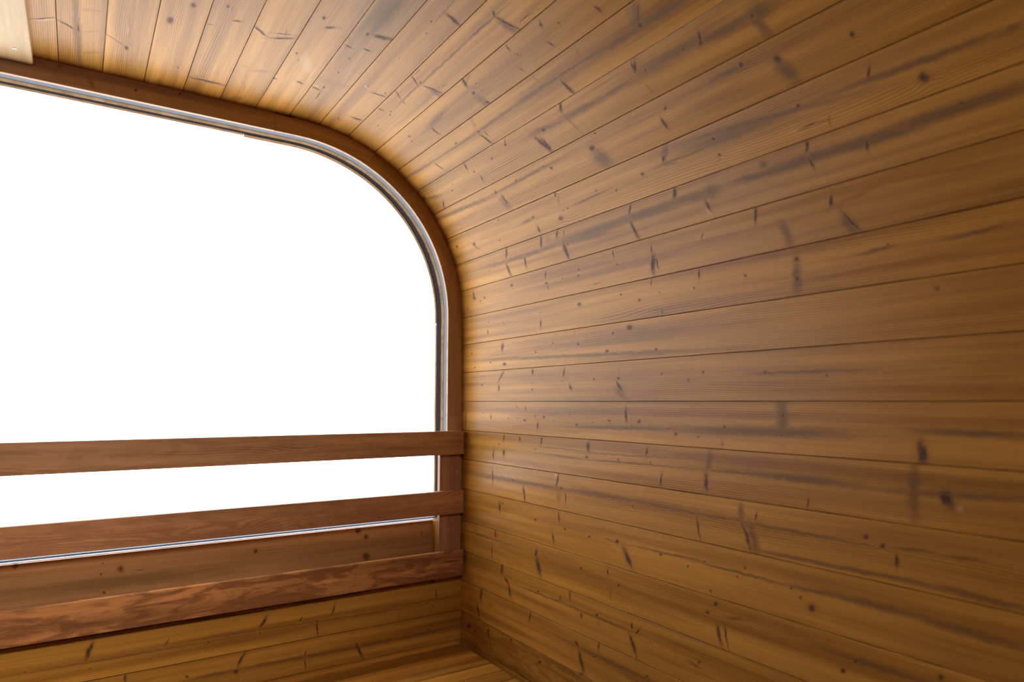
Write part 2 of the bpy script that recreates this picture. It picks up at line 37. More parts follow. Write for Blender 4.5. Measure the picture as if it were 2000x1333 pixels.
'W0': (('k',-.0579,.1154,.0087,.007,-2.67),('k',-.0767,.0757,.0026,.0021,-2.7),('k',-.0496,.0748,.003,.0024,-2.69),('k',-.0032,.0811,.0039,.0031,-2.67),('s',-.0493,.1607,.0113,.0011,1.61),('k',-.0939,-.1037,.0077,.0059,-2.78),('g',-.0267,.129,.2385,.0154,-1.58),('k',-.0889,.7521,.0094,.0081,-2.15),('k',-.067,.7772,.0077,.0067,-2.14),('k',-.0621,.4482,.0068,.0058,-2.44),('k',-.0598,.9668,.0037,.0032,-2.0),('k',-.0072,.7792,.013,.011,-2.16),),
'W1': (('s',-.0186,.4688,.0181,.0051,2.64),('k',.009,.4609,.0031,.0025,-2.41),('k',.0072,.3271,.0038,.003,-2.49),('s',-.0099,.5727,.0079,.002,2.51),('s',.0253,.6218,.0205,.0029,-3.07),('k',.0028,.6204,.0033,.0027,-2.3),('s',-.0207,.6678,.0155,.0023,2.9),('k',.0095,.7821,.0035,.0028,-2.2),('g',.0037,.5994,.3645,.0019,-1.6),('s',-.022,.0562,.0268,.0055,2.77),('k',.0205,.0614,.0024,.0018,-2.63),('k',.0012,-.0699,.0022,.0017,-2.69),('s',-.01,.2287,.0118,.0019,2.55),('g',.005,.1287,.2448,.002,-1.58),('s',-.0153,1.0075,.0129,.002,-3.0),('k',.0226,.9957,.0028,.0022,-2.08),('k',.0076,.9766,.0024,.0019,-2.09),),
'W2': (('s',-.0277,.4149,.0216,.0046,2.61),('k',.0033,.4015,.0078,.0061,-2.44),('s',-.0068,.5894,.0091,.0017,2.91),('s',.0218,.5902,.0182,.0018,-3.07),('s',.0164,.7519,.0248,.0045,-2.66),('k',-.0031,.7435,.0042,.0033,-2.24),('g',-.0013,.3614,.0501,.0039,-1.58),('g',-.0008,.4956,.1175,.0036,-1.59),('g',.003,.7509,.2144,.0029,-1.58),('s',-.0377,.137,.01,.003,3.02),('k',-.0096,.2792,.004,.0031,-2.51),('k',.008,.9987,.0037,.0029,-2.11),('g',.0021,.9929,.1002,.0029,1.59),('k',-.0056,.9768,.0024,.0019,-2.11),),
}
OUTLINE = [(-0.1775, 2.0930), (-0.0820, 2.0930), (0.0135, 2.0930), (0.1090, 2.0930), (0.2045, 2.0930), (0.3000, 2.0930), (0.3985, 2.0930), (0.4960, 2.0930), (0.5865, 2.0878), (0.6792, 2.0694), (0.7683, 2.0358), (0.8483, 1.9896), (0.9193, 1.9318), (0.9816, 1.8616), (1.0316, 1.7826), (1.0683, 1.6961), (1.0899, 1.6082), (1.0972, 1.5155), (1.0980, 1.4230), (1.0980, 1.3285), (1.0980, 1.2310), (1.0980, 1.1345), (1.0980, 1.0385), (1.0980, 0.9410), (1.0980, 0.8375), (1.0980, 0.7405), (1.0980, 0.6435), (1.0980, 0.5450), (1.0980, 0.4510), (1.0980, 0.3550), (1.0980, 0.2590), (1.0980, 0.1630), (1.0980, 0.0670), (1.0980, 0.0000)]
CAM_AXES = [[0.838384, -0.049819, 0.542798], [-0.545079, -0.07599, 0.834933], [0.000348, 0.995863, 0.090865]]

H = 1.23                       # eye height above the floor
YF = 2.0                       # plane of the window wall
XC = -0.12975                  # centre line of the room
ARC = (0.521, 0.285 + H)       # centre of the rounded right corner
R_OUT, R_IN = 0.5765, 0.522

# ------------------------------------------------------------------ camera, daylight, exposure
sc = bpy.context.scene
cam_data = bpy.data.cameras.new('camera')
cam = bpy.data.objects.new('camera', cam_data)
sc.collection.objects.link(cam)
A = CAM_AXES
cam.matrix_world = Matrix(((A[0][0], A[0][1], -A[0][2], 0), (A[1][0], A[1][1], -A[1][2], 0), (A[2][0], A[2][1], -A[2][2], H), (0, 0, 0, 1)))
cam_data.sensor_width = 36.0
cam_data.lens = 36.0 * 1302 / 2000
cam_data.clip_start = 0.02
cam_data.dof.use_dof = True
cam_data.dof.focus_distance = 1.85
cam_data.dof.aperture_fstop = 2.7
sc.camera = cam
world = bpy.data.worlds.new('overcast_sky'); sc.world = world; world.use_nodes = True
bg = world.node_tree.nodes['Background']
bg.inputs['Color'].default_value = (0.97, 0.98, 1.0, 1)
bg.inputs['Strength'].default_value = 4.65
fill_data = bpy.data.lights.new('fill_light', 'AREA'); fill_data.shape = 'RECTANGLE'  # added fill without a fixture, brightens the timber that faces away from the window
fill_data.size = 0.6; fill_data.size_y = 0.4; fill_data.energy = 6.6; fill_data.color = (1.0, 0.93, 0.82); fill_data.spread = math.radians(72)
fill = bpy.data.objects.new('fill_light', fill_data); sc.collection.objects.link(fill)
fill.location = (-0.1, -0.05, H + 0.74)
fill.rotation_euler = (Vector((-0.15, 2.0, H - 0.45)) - Vector(fill.location)).to_track_quat('-Z', 'Y').to_euler()
sc.view_settings.view_transform = 'Standard'; sc.view_settings.look = 'None'
sc.view_settings.gamma = 1.0; sc.view_settings.use_curve_mapping = False
sc.view_settings.exposure = 0.0

# ------------------------------------------------------------------ helpers
def lin(r, g, b):
    f = lambda c: (c / 255 / 12.92) if c / 255 <= 0.04045 else ((c / 255 + 0.055) / 1.055) ** 2.4
    return (f(r), f(g), f(b), 1)

def nd(t, kind, **kw):
    n = t.nodes.new(kind)
    for k, v in kw.items(): setattr(n, k, v)
    return n

def put(t, sock, v):
    if isinstance(v, bpy.types.NodeSocket): t.links.new(v, sock)
    elif v is not None: sock.default_value = v

def mth(t, op, a, b=None, c=None):
    n = nd(t, 'ShaderNodeMath', operation=op)
    put(t, n.inputs[0], a)
    if b is not None: put(t, n.inputs[1], b)
    if c is not None: put(t, n.inputs[2], c)
    return n.outputs[0]

def rng(t, v, a, b, c=0.0, d=1.0, smooth=True):
    n = nd(t, 'ShaderNodeMapRange', interpolation_type='SMOOTHSTEP' if smooth else 'LINEAR')
    for i, x in enumerate((v, a, b, c, d)): put(t, n.inputs[i], x)
    return n.outputs[0]

def mixc(t, f, a, b, mode='MIX'):
    n = nd(t, 'ShaderNodeMix', data_type='RGBA', blend_type=mode)
    put(t, n.inputs[0], f); put(t, n.inputs[6], a); put(t, n.inputs[7], b)
    return n.outputs[2]

def noise(t, vec, scl, detail=2.0, rough=0.5, dist=0.0):
    m = nd(t, 'ShaderNodeVectorMath', operation='MULTIPLY')
    put(t, m.inputs[0], vec); m.inputs[1].default_value = scl
    n = nd(t, 'ShaderNodeTexNoise')
    t.links.new(m.outputs[0], n.inputs['Vector'])
    n.inputs['Scale'].default_value = 1.0; n.inputs['Detail'].default_value = detail
    n.inputs['Roughness'].default_value = rough; n.inputs['Distortion'].default_value = dist
    return n.outputs['Fac']

# ------------------------------------------------------------------ timber shader group
def timber_group():
    g = bpy.data.node_groups.new('timber', 'ShaderNodeTree')
    def inp(name, typ, dv):
        s = g.interface.new_socket(name=name, in_out='INPUT', socket_type=typ)
        s.default_value = dv
    inp('Coord', 'NodeSocketVector', (0, 0, 0))
    for nme in ('Knot', 'Spike', 'Grey', 'Brown', 'Pale'): inp(nme, 'NodeSocketFloat', 9.0)
    inp('Seed', 'NodeSocketFloat', 0.0); inp('Warp', 'NodeSocketFloat', 1.0)
    inp('Early', 'NodeSocketColor', EARLY); inp('Late', 'NodeSocketColor', LATE)
    inp('Value', 'NodeSocketFloat', 1.0); inp('Figure', 'NodeSocketFloat', 0.0); inp('Gloss', 'NodeSocketFloat', 0.33); inp('Rough', 'NodeSocketFloat', 0.36)
    g.interface.new_socket(name='Shader', in_out='OUTPUT', socket_type='NodeSocketShader')
    t = g; I = nd(t, 'NodeGroupInput').outputs; O = nd(t, 'NodeGroupOutput')
    cmb = nd(t, 'ShaderNodeCombineXYZ')
    for i, k in enumerate((3.7, 5.3, 7.1)): put(t, cmb.inputs[i], mth(t, 'MULTIPLY', I['Seed'], k))
    add = nd(t, 'ShaderNodeVectorMath', operation='ADD'); put(t, add.inputs[0], I['Coord']); put(t, add.inputs[1], cmb.outputs[0])
    P = add.outputs[0]
    sep = nd(t, 'ShaderNodeSeparateXYZ'); put(t, sep.inputs[0], P)
    fine = noise(t, P, (190, 150, 90), 2)
    jit = mth(t, 'MULTIPLY', mth(t, 'SUBTRACT', fine, 0.5), 0.9)
    kd = mth(t, 'MULTIPLY_ADD', jit, 0.5, I['Knot']); sd = mth(t, 'ADD', I['Spike'], jit)
    anyk = mth(t, 'MINIMUM', kd, sd)
    halo = rng(t, anyk, 1.0, 4.0, 1.0, 0.0)
    # growth rings as bands along the board, bent around knots
    bend = mth(t, 'MULTIPLY', mth(t, 'SUBTRACT', noise(t, P, (7, 1.1, 4), 2), 0.5), mth(t, 'MULTIPLY', I['Warp'], 0.05))
    r = mth(t, 'ADD', mth(t, 'ADD', sep.outputs[0], bend), mth(t, 'MULTIPLY', halo, 0.0035))
    ring = mth(t, 'MULTIPLY_ADD', mth(t, 'SINE', mth(t, 'MULTIPLY', r, 1500.0)), 0.5, 0.5)
    ring = mth(t, 'POWER', ring, 2.2)
    ringamp = rng(t, noise(t, P, (22, 1.2, 10), 1), 0.38, 0.62, 0.12, 1.0)
    wide = mth(t, 'MULTIPLY_ADD', mth(t, 'SINE', mth(t, 'MULTIPLY', r, 210.0)), 0.5, 0.5)
    fibre = noise(t, P, (900, 9, 300), 3, 0.65)
    band = rng(t, noise(t, P, (34, 0.8, 20), 3, 0.6), 0.35, 0.68)
    f = mth(t, 'MULTIPLY', ring, mth(t, 'MULTIPLY', ringamp, 0.62))
    f = mth(t, 'MULTIPLY_ADD', wide, 0.12, f)
    f = mth(t, 'MULTIPLY_ADD', band, 0.5, f)
    f = mth(t, 'MULTIPLY_ADD', mth(t, 'SUBTRACT', fibre, 0.5), 0.8, f)
    f.node.use_clamp = True
    fig = rng(t, noise(t, P, (30, 6.5, 12), 4, 0.6, 1.6), 0.40, 0.62)
    f = mth(t, 'MULTIPLY_ADD', fig, I['Figure'], f); f.node.use_clamp = True
    col = mixc(t, f, I['Early'], I['Late'])
    blot = rng(t, noise(t, P, (18, 1.3, 6), 3, 0.55), 0.3, 0.7, 0.84, 1.14)
    hsv = nd(t, 'ShaderNodeHueSaturation'); put(t, hsv.inputs['Color'], col)
    put(t, hsv.inputs['Value'], mth(t, 'MULTIPLY', blot, I['Value'])); col = hsv.outputs['Color']
    soft = mth(t, 'MULTIPLY', mth(t, 'SUBTRACT', noise(t, P, (85, 6, 30), 3, 0.6), 0.5), 1.6)
    pale = mth(t, 'MULTIPLY', rng(t, mth(t, 'ADD', I['Pale'], jit), 0.2, 1.4, 1.0, 0.0), 0.42)
    col = mixc(t, pale, col, PALE)
    brown = mth(t, 'MULTIPLY', rng(t, mth(t, 'ADD', I['Brown'], soft), 0.1, 1.4, 1.0, 0.0), 0.7)
    col = mixc(t, brown, col, BROWN)
    grey = mth(t, 'MULTIPLY', rng(t, mth(t, 'ADD', I['Grey'], soft), 0.2, 2.0, 1.0, 0.0), 0.82)
    col = mixc(t, grey, col, GREY)
    col = mixc(t, mth(t, 'MULTIPLY', rng(t, anyk, 0.9, 2.6, 1.0, 0.0), 0.45), col, HALO)
    spike = rng(t, sd, 0.7, 1.35, 0.85, 0.0)
    heart = rng(t, mth(t, 'MULTIPLY_ADD', mth(t, 'SUBTRACT', noise(t, P, (320, 320, 90), 1), 0.5), 1.6, sd), 0.3, 0.85, 1.0, 0.0)
    col = mixc(t, spike, col, mixc(t, heart, SPIKE_CORE, DARK))
    knot = rng(t, kd, 0.6, 1.4, 0.9, 0.0)
    col = mixc(t, knot, col, mixc(t, rng(t, mth(t, 'ADD', kd, mth(t, 'MULTIPLY', jit, 0.6)), 0.1, 0.9, 0.3, 1.0), DARK, KNOT))
    matte = mth(t, 'MULTIPLY', mth(t, 'MAXIMUM', mth(t, 'MAXIMUM', knot, spike), mth(t, 'MULTIPLY', grey, 0.5)), 0.22)
    b = nd(t, 'ShaderNodeBsdfPrincipled')
    put(t, b.inputs['Base Color'], col)
    put(t, b.inputs['Roughness'], mth(t, 'ADD', matte, mth(t, 'MULTIPLY_ADD', mth(t, 'SUBTRACT', fibre, 0.5), 0.25, I['Rough'])))
    b.inputs['IOR'].default_value = 1.27; put(t, b.inputs['Specular IOR Level'], I['Gloss'])
    bump = nd(t, 'ShaderNodeBump'); bump.inputs['Strength'].default_value = 0.3; bump.inputs['Distance'].default_value = 0.00025
    hgt = mth(t, 'MULTIPLY_ADD', ring, -0.5, mth(t, 'MULTIPLY_ADD', halo, 0.8, fibre))
    put(t, bump.inputs['Height'], hgt); t.links.new(bump.outputs[0], b.inputs['Normal'])
    t.links.new(b.outputs[0], O.inputs[0])
    return g

EARLY, LATE = (0.505, 0.243, 0.044, 1), (0.205, 0.078, 0.011, 1)
RED_E, RED_L = (0.42, 0.19, 0.065, 1), (0.25, 0.095, 0.028, 1)
PALE, BROWN, GREY, HALO = (0.56, 0.40, 0.24, 1), (0.27, 0.10, 0.014, 1), (0.15, 0.072, 0.023, 1), (0.30, 0.12, 0.022, 1)
DARK, KNOT, SPIKE_CORE = (0.018, 0.008, 0.005, 1), (0.13, 0.058, 0.018, 1), (0.17, 0.078, 0.022, 1)
TIMBER = timber_group()

def wood(name, feats=(), seed=0.0, early=None, late=None, warp=1.0, value=1.0, rough=0.35, figure=0.0, gloss=0.68):
    m = bpy.data.materials.new(name); m.use_nodes = True; t = m.node_tree
    t.nodes.remove(t.nodes['Principled BSDF']); out = t.nodes['Material Output']
    tc = nd(t, 'ShaderNodeTexCoord')
    gr = nd(t, 'ShaderNodeGroup'); gr.node_tree = TIMBER
    co = tc.outputs['Object']
    t.links.new(co, gr.inputs['Coord'])
    dst = None
    if feats:
        # wobble the outlines a little
        nz = nd(t, 'ShaderNodeTexNoise'); nz.inputs['Scale'].default_value = 45; nz.inputs['Detail'].default_value = 1
        t.links.new(co, nz.inputs['Vector'])
        s1 = nd(t, 'ShaderNodeVectorMath', operation='SUBTRACT'); t.links.new(nz.outputs['Color'], s1.inputs[0]); s1.inputs[1].default_value = (0.5, 0.5, 0.5)
        s2 = nd(t, 'ShaderNodeVectorMath', operation='MULTIPLY_ADD'); t.links.new(s1.outputs[0], s2.inputs[0]); s2.inputs[1].default_value = (0.006, 0.009, 0); t.links.new(co, s2.inputs[2])
        dst = s2.outputs[0]
    names = {'k': 'Knot', 's': 'Spike', 'g': 'Grey', 'b': 'Brown', 'h': 'Pale'}
    for kind, sock in names.items():
        acc = None
        for (k, x, y, a, b, ang) in feats:
            if k != kind: continue
            mp = nd(t, 'ShaderNodeMapping', vector_type='TEXTURE')
            t.links.new(dst, mp.inputs['Vector'])
            mp.inputs['Location'].default_value = (x, y, 0); mp.inputs['Rotation'].default_value = (0, 0, ang)
            mp.inputs['Scale'].default_value = (a, b, 1)
            ln = nd(t, 'ShaderNodeVectorMath', operation='LENGTH'); t.links.new(mp.outputs[0], ln.inputs[0])
            acc = ln.outputs['Value'] if acc is None else mth(t, 'MINIMUM', acc, ln.outputs['Value'])
        if acc is not None: t.links.new(acc, gr.inputs[sock])
    gr.inputs['Seed'].default_value = seed; gr.inputs['Warp'].default_value = warp
    gr.inputs['Value'].default_value = value; gr.inputs['Rough'].default_value = rough; gr.inputs['Figure'].default_value = figure; gr.inputs['Gloss'].default_value = gloss
    if early: gr.inputs['Early'].default_value = early; gr.inputs['Late'].default_value = late
    t.links.new(gr.outputs[0], out.inputs['Surface'])
    return m

def plain(name, col, rough=0.5, metal=0.0, var=0.08, scale=60, spec=0.5):
    m = bpy.data.materials.new(name); m.use_nodes = True; t = m.node_tree; b = t.nodes['Principled BSDF']
    tc = nd(t, 'ShaderNodeTexCoord')
    nz = noise(t, tc.outputs['Object'], (scale, scale, scale), 3)
    c2 = tuple(c * (1 - var * 2) for c in col[:3]) + (1,)
    t.links.new(mixc(t, nz, col, c2), b.inputs['Base Color'])
    b.inputs['Roughness'].default_value = rough; b.inputs['Metallic'].default_value = metal
    b.inputs['Specular IOR Level'].default_value = spec
    return m

def glass_mat():
    m = bpy.data.materials.new('clear_glass'); m.use_nodes = True; t = m.node_tree
    t.nodes.remove(t.nodes['Principled BSDF']); out = t.nodes['Material Output']
    lw = nd(t, 'ShaderNodeLayerWeight'); lw.inputs['Blend'].default_value = 0.5
    fr = mth(t, 'MULTIPLY_ADD', mth(t, 'POWER', lw.outputs['Facing'], 5.0), 0.55, 0.03)
    tr = nd(t, 'ShaderNodeBsdfTransparent'); tr.inputs['Color'].default_value = (0.985, 0.99, 0.985, 1)
    gl = nd(t, 'ShaderNodeBsdfGlossy'); gl.inputs['Roughness'].default_value = 0.0
    mx = nd(t, 'ShaderNodeMixShader')
    t.links.new(fr, mx.inputs[0]); t.links.new(tr.outputs[0], mx.inputs[1]); t.links.new(gl.outputs[0], mx.inputs[2])
    t.links.new(mx.outputs[0], out.inputs['Surface'])
    return m

# ------------------------------------------------------------------ geometry helpers
def frame_matrix(o, ex, ey, ez):
    return Matrix(((ex[0], ey[0], ez[0], o[0]), (ex[1], ey[1], ez[1], o[1]), (ex[2], ey[2], ez[2], o[2]), (0, 0, 0, 1)))

def link(name, me, mat, parent=None, mw=None):
    o = bpy.data.objects.new(name, me); sc.collection.objects.link(o)
    if mat: me.materials.append(mat)
    mw = mw or Matrix.Identity(4)
    if parent is not None:
        o.parent = parent
        g, q = Matrix.Identity(4), parent
        while q is not None: g = q.matrix_basis @ g; q = q.parent
        o.matrix_basis = g.inverted() @ mw
    else: o.matrix_basis = mw
    return o

def empty(name, loc=(0, 0, 0)):
    o = bpy.data.objects.new(name, None); sc.collection.objects.link(o); o.location = loc
    o.matrix_basis = Matrix.Translation(loc); o.empty_display_size = 0.1
    return o

def board_mesh(w, y0, y1, th, bev=0.0003):
    """Board in its own frame: across x, grain along y, show face at z = 0."""
    h = w / 2
    g = 0.0009                                 # half width of the groove between two boards, closed by the tongue below
    sec = [(-h, -th), (-h, -0.011), (-h + g, -0.011), (-h + g, -bev), (-h + g + bev, 0),
           (h - g - bev, 0), (h - g, -bev), (h - g, -0.011), (h, -0.011), (h, -th)]
    vs = [(x, y0, z) for x, z in sec] + [(x, y1, z) for x, z in sec]
    n = len(sec)
    fs = [(i, i + n, (i + 1) % n + n, (i + 1) % n) for i in range(n)]
    fs += [tuple(range(n)), tuple(range(2 * n - 1, n - 1, -1))]
    me = bpy.data.meshes.new('board'); me.from_pydata(vs, [], fs)
    fix(me); return me

def fix(me):
    import bmesh
    bm = bmesh.new(); bm.from_mesh(me); bmesh.ops.recalc_face_normals(bm, faces=bm.faces); bm.to_mesh(me); bm.free(); me.update()

def full_bevel_board(w, y0, y1, th, b=0.002):
    import bmesh
    bm = bmesh.new(); bmesh.ops.create_cube(bm, size=1)
    for v in bm.verts: v.co = Vector((v.co.x * w, y0 + (v.co.y + 0.5) * (y1 - y0), -th / 2 + v.co.z * th))
    bmesh.ops.bevel(bm, geom=list(bm.edges), offset=b, segments=2, affect='EDGES')
    me = bpy.data.meshes.new('board'); bm.to_mesh(me); bm.free(); return me

def box_mesh(x0, x1, y0, y1, z0, z1):
    vs = [(x, y, z) for x in (x0, x1) for y in (y0, y1) for z in (z0, z1)]
    fs = [(0, 1, 3, 2), (4, 6, 7, 5), (0, 4, 5, 1), (2, 3, 7, 6), (0, 2, 6, 4), (1, 5, 7, 3)]
    me = bpy.data.meshes.new('box'); me.from_pydata(vs, [], fs); fix(me); return me

def world_mesh(name, vs, fs, mat, parent, fm=None):
    """Mesh given in world points, stored in the frame fm."""
    fm = fm or Matrix.Identity(4); inv = fm.inverted()
    me = bpy.data.meshes.new(name); me.from_pydata([inv @ Vector(v) for v in vs], [], fs); fix(me)
    return link(name, me, mat, parent, fm)

def tag(o, label=None, cat=None, group=None, kind=None):
    if label: o['label'] = label
    if cat: o['category'] = cat
    if group: o['group'] = group
    if kind: o['kind'] = kind
    return o

# ------------------------------------------------------------------ the room shell
Y_BACK, Y_END = -1.9, 2.108
SPLIT = 12                                   # outline vertex where ceiling passes into wall
dark_backing = plain('dark_backing', lin(48, 30, 18), 0.9)
RIGHT = OUTLINE
LEFT = [(2 * XC - x, z) for x, z in OUTLINE]
VALUE = {3: 1.03, 5: 0.97, 7: 0.95, 9: 1.04, 13: 1.0, 15: 1.04, 16: 0.95, 18: 1.03, 19: 0.97, 20: 1.03, 22: 1.04, 24: 1.03, 27: .8}
plank_mats = [wood('thermo_pine_%d' % i, FEATS.get('P%d' % i, ()), seed=i * 1.37 + 0.4, value=VALUE.get(i, 1.0),
                   warp=4.0 if i == 27 else 0.5 + 1.3 * ((i * 7) % 5) / 4, figure=0.4 if i == 27 else 0.0) for i in range(len(OUTLINE) - 1)]
spare = [wood('thermo_pine_plain_%d' % i, (), seed=40 + i * 2.1, warp=1.2) for i in range(4)]

def backing(name, pts, closed=False):
    """Solid sheet behind the planks, following the outline."""
    n = len(pts); outer = []; inner = []
    for i, p in enumerate(pts):
        a = pts[max(i - 1, 0)]; b = pts[min(i + 1, n - 1)]
        t = Vector((b[0] - a[0], b[1] - a[1])).normalized(); nrm = Vector((-t[1], t[0]))   # outward, outline runs clockwise
        inner.append((p[0] + nrm[0] * 0.024, p[1] + nrm[1] * 0.024)); outer.append((p[0] + nrm[0] * 0.05, p[1] + nrm[1] * 0.05))
    vs = []
    for y in (Y_BACK - 0.03, Y_END):
        vs += [(x, y, z) for x, z in inner] + [(x, y, z) for x, z in outer]
    fs = []
    for i in range(n - 1):
        for k in (0, n): fs.append((k + i, k + i + 1, 2 * n + k + i + 1, 2 * n + k + i))
        for k in (0, 2 * n): fs.append((k + i, k + i + 1, k + n + i + 1, k + n + i))
    fs += [(0, n, 3 * n, 2 * n), (n - 1, 2 * n - 1, 4 * n - 1, 3 * n - 1)]
    return world_mesh(name, vs, fs, dark_backing, None)

def plank(a, b, mat, parent):
    A_, B_ = Vector((a[0], 0, a[1])), Vector((b[0], 0, b[1]))
    ex = (B_ - A_).normalized(); ey = Vector((0, -1, 0)); ez = ex.cross(ey)
    me = board_mesh((B_ - A_).length + 0.0002, -Y_END, -Y_BACK, 0.022)
    return link('plank', me, mat, parent, frame_matrix((A_ + B_) / 2, ex, ey, ez))

ceiling = tag(backing('ceiling', list(reversed(LEFT[1:SPLIT + 1])) + RIGHT[:SPLIT + 1]), 'vaulted ceiling of pale brown pine planks running towards the window', 'ceiling', kind='structure')
wall_right = tag(backing('wall_right', RIGHT[SPLIT:]), 'knotty brown pine plank wall curving up into the ceiling on the right', 'wall', kind='structure')
wall_left = tag(backing('wall_left', list(reversed(LEFT[SPLIT:]))), 'pine plank wall opposite the right wall', 'wall', kind='structure')
for i in range(len(OUTLINE) - 1):
    plank(RIGHT[i], RIGHT[i + 1], plank_mats[i], ceiling if i < SPLIT else wall_right)
    if i > 0: plank(LEFT[i + 1], LEFT[i], plank_mats[i] if i < 9 else spare[i % 4], ceiling if i < SPLIT else wall_left)
XL, XR = LEFT[-1][0], RIGHT[-1][0]

# front wall below the window
wall_front = tag(link('wall_front', box_mesh(XL, XR, YF + 0.0485, YF + 0.1, 0, H - 0.409), dark_backing), 'low pine plank wall under the big window behind the bench', 'wall', kind='structure')
rows = [(-0.389, -0.5865), (-0.5865, -0.685), (-0.685, -0.779), (-0.779, -0.875), (-0.875, -0.971), (-0.971, -1.067), (-1.067, -1.163), (-1.163, -1.229)]
JX = 1.004
for i, (a, b) in enumerate(rows):
    mat = wood('front_pine_%d' % i, FEATS.get('W%d' % i, ()), seed=20.3 + i * 1.9, warp=2.4 if i == 0 else 1.0,
               early=(0.42, 0.21, 0.088, 1) if i == 0 else None, late=(0.24, 0.105, 0.038, 1) if i == 0 else None, value=0.86 if i == 0 else 0.86)
    me = board_mesh(a - b, (2 * XC - JX - 0.03 if i == 0 else XL) , JX + 0.03 if i == 0 else XR, 0.0155 if i == 0 else 0.048)
    link('plank', me, mat, wall_front, frame_matrix((0, YF + 0.0315 if i == 0 else YF, H + (a + b) / 2), (0, 0, -1), (1, 0, 0), (0, -1, 0)))

# back wall and floor, behind and below the camera
wall_back = tag(link('wall_back', box_mesh(XL - 0.02, XR + 0.02, Y_BACK - 0.05, Y_BACK - 0.022, 0, H + 0.863), dark_backing), 'pine plank wall facing the window', 'wall', kind='structure')
k = 0; z = 0.0
while z < H + 0.862:
    z1 = min(z + 0.0955, H + 0.863)
    inset = 0.0
    if z1 > ARC[1]:
        dz = min(z1 - ARC[1], R_OUT - 0.004); inset = R_OUT - math.sqrt(R_OUT ** 2 - dz ** 2)
    link('plank', board_mesh(z1 - z, XL + inset, XR - inset, 0.022), spare[k % 4], wall_back,
         frame_matrix((0, Y_BACK, (z + z1) / 2), (0, 0, 1), (1, 0, 0), (0, 1, 0)))
    z = z1; k += 1
floor = tag(link('floor', box_mesh(XL - 0.02, XR + 0.02, Y_BACK - 0.05, Y_END, -0.06, -0.023), dark_backing), 'pine plank floor below the bench', 'floor', kind='structure')
y = Y_BACK; k = 0
while y < YF - 0.02:
    y1 = min(y + 0.12, YF)
    link('plank', board_mesh(y1 - y, XL, XR, 0.022), spare[k % 4], floor,
         frame_matrix((0, (y + y1) / 2, 0), (0, -1, 0), (1, 0, 0), (0, 0, 1)))
    y = y1; k += 1

# ------------------------------------------------------------------ window
window = tag(empty('window_1', (XC, YF, H - 0.389)), 'large arched panoramic window with rounded upper corners in a brown wooden frame', 'window', kind='structure')
SILL = H - 0.389
def path(t):
    """Inner edge of the window opening; t in metres along it from the flat top's centre to the right sill. Returns point, outward normal."""
    flat = ARC[0] - XC; arc = R_IN * math.pi / 2
    if t <= flat: return (XC + t, ARC[1] + R_IN), (0, 1)
    if t <= flat + arc:
        a = math.pi / 2 - (t - flat) / R_IN
        return (ARC[0] + R_IN * math.cos(a), ARC[1] + R_IN * math.sin(a)), (math.cos(a), math.sin(a))
    return (ARC[0] + R_IN, ARC[1] - (t - flat - arc)), (1, 0)
T_FLAT = ARC[0] - XC; T_ARC = T_FLAT + R_IN * math.pi / 2; T_END = T_ARC + ARC[1] - SILL
def stations(t0, t1):
    ts = [t0]
    for q in [T_FLAT + k * (T_ARC - T_FLAT) / 28 for k in range(29)]:
        if t0 + 1e-5 < q < t1 - 1e-5: ts.append(q)
    return ts + [t1]

def ring(name, t0, t1, ra, rb, ya, yb, mat, side=1, fm=None, ends=True):
    """Strip swept along the window edge: radial range ra..rb, depth ya..yb (numbers or functions of t)."""
    fn = lambda v, t: v(t) if callable(v) else v
    if t0 < 0: ts = sorted(set([-q for q in stations(0, -t0)] + stations(0, t1)))
    else: ts = stations(t0, t1)
    vs = []
    for t in ts:
        (px, pz), (nx, nz) = path(abs(t)); s = side * (-1 if t < 0 else 1)
        for r, yy in ((ra, ya), (rb, ya), (rb, yb), (ra, yb)):
            x = px + nx * fn(r, abs(t)); zz = pz + nz * fn(r, abs(t))
            vs.append((XC + s * (x - XC), fn(yy, abs(t)), zz))
    fs = []
    for i in range(len(ts) - 1):
        for j in range(4): fs.append((4 * i + j, 4 * i + (j + 1) % 4, 4 * i + 4 + (j + 1) % 4, 4 * i + 4 + j))
    fs += [(0, 1, 2, 3), tuple(4 * (len(ts) - 1) + j for j in (3, 2, 1, 0))]
    return world_mesh(name, vs, fs, mat, window, fm)

def frame_for(t0, t1, side):
    (x0, z0), _ = path(t0); (x1, z1), _ = path(t1)
    d = Vector((side * (x1 - x0), 0, z1 - z0)).normalized()
    o = Vector((XC + side * ((x0 + x1) / 2 - XC), YF, (z0 + z1) / 2)); ez = Vector((0, -1, 0))
    return frame_matrix(o, d.cross(ez), d, ez)

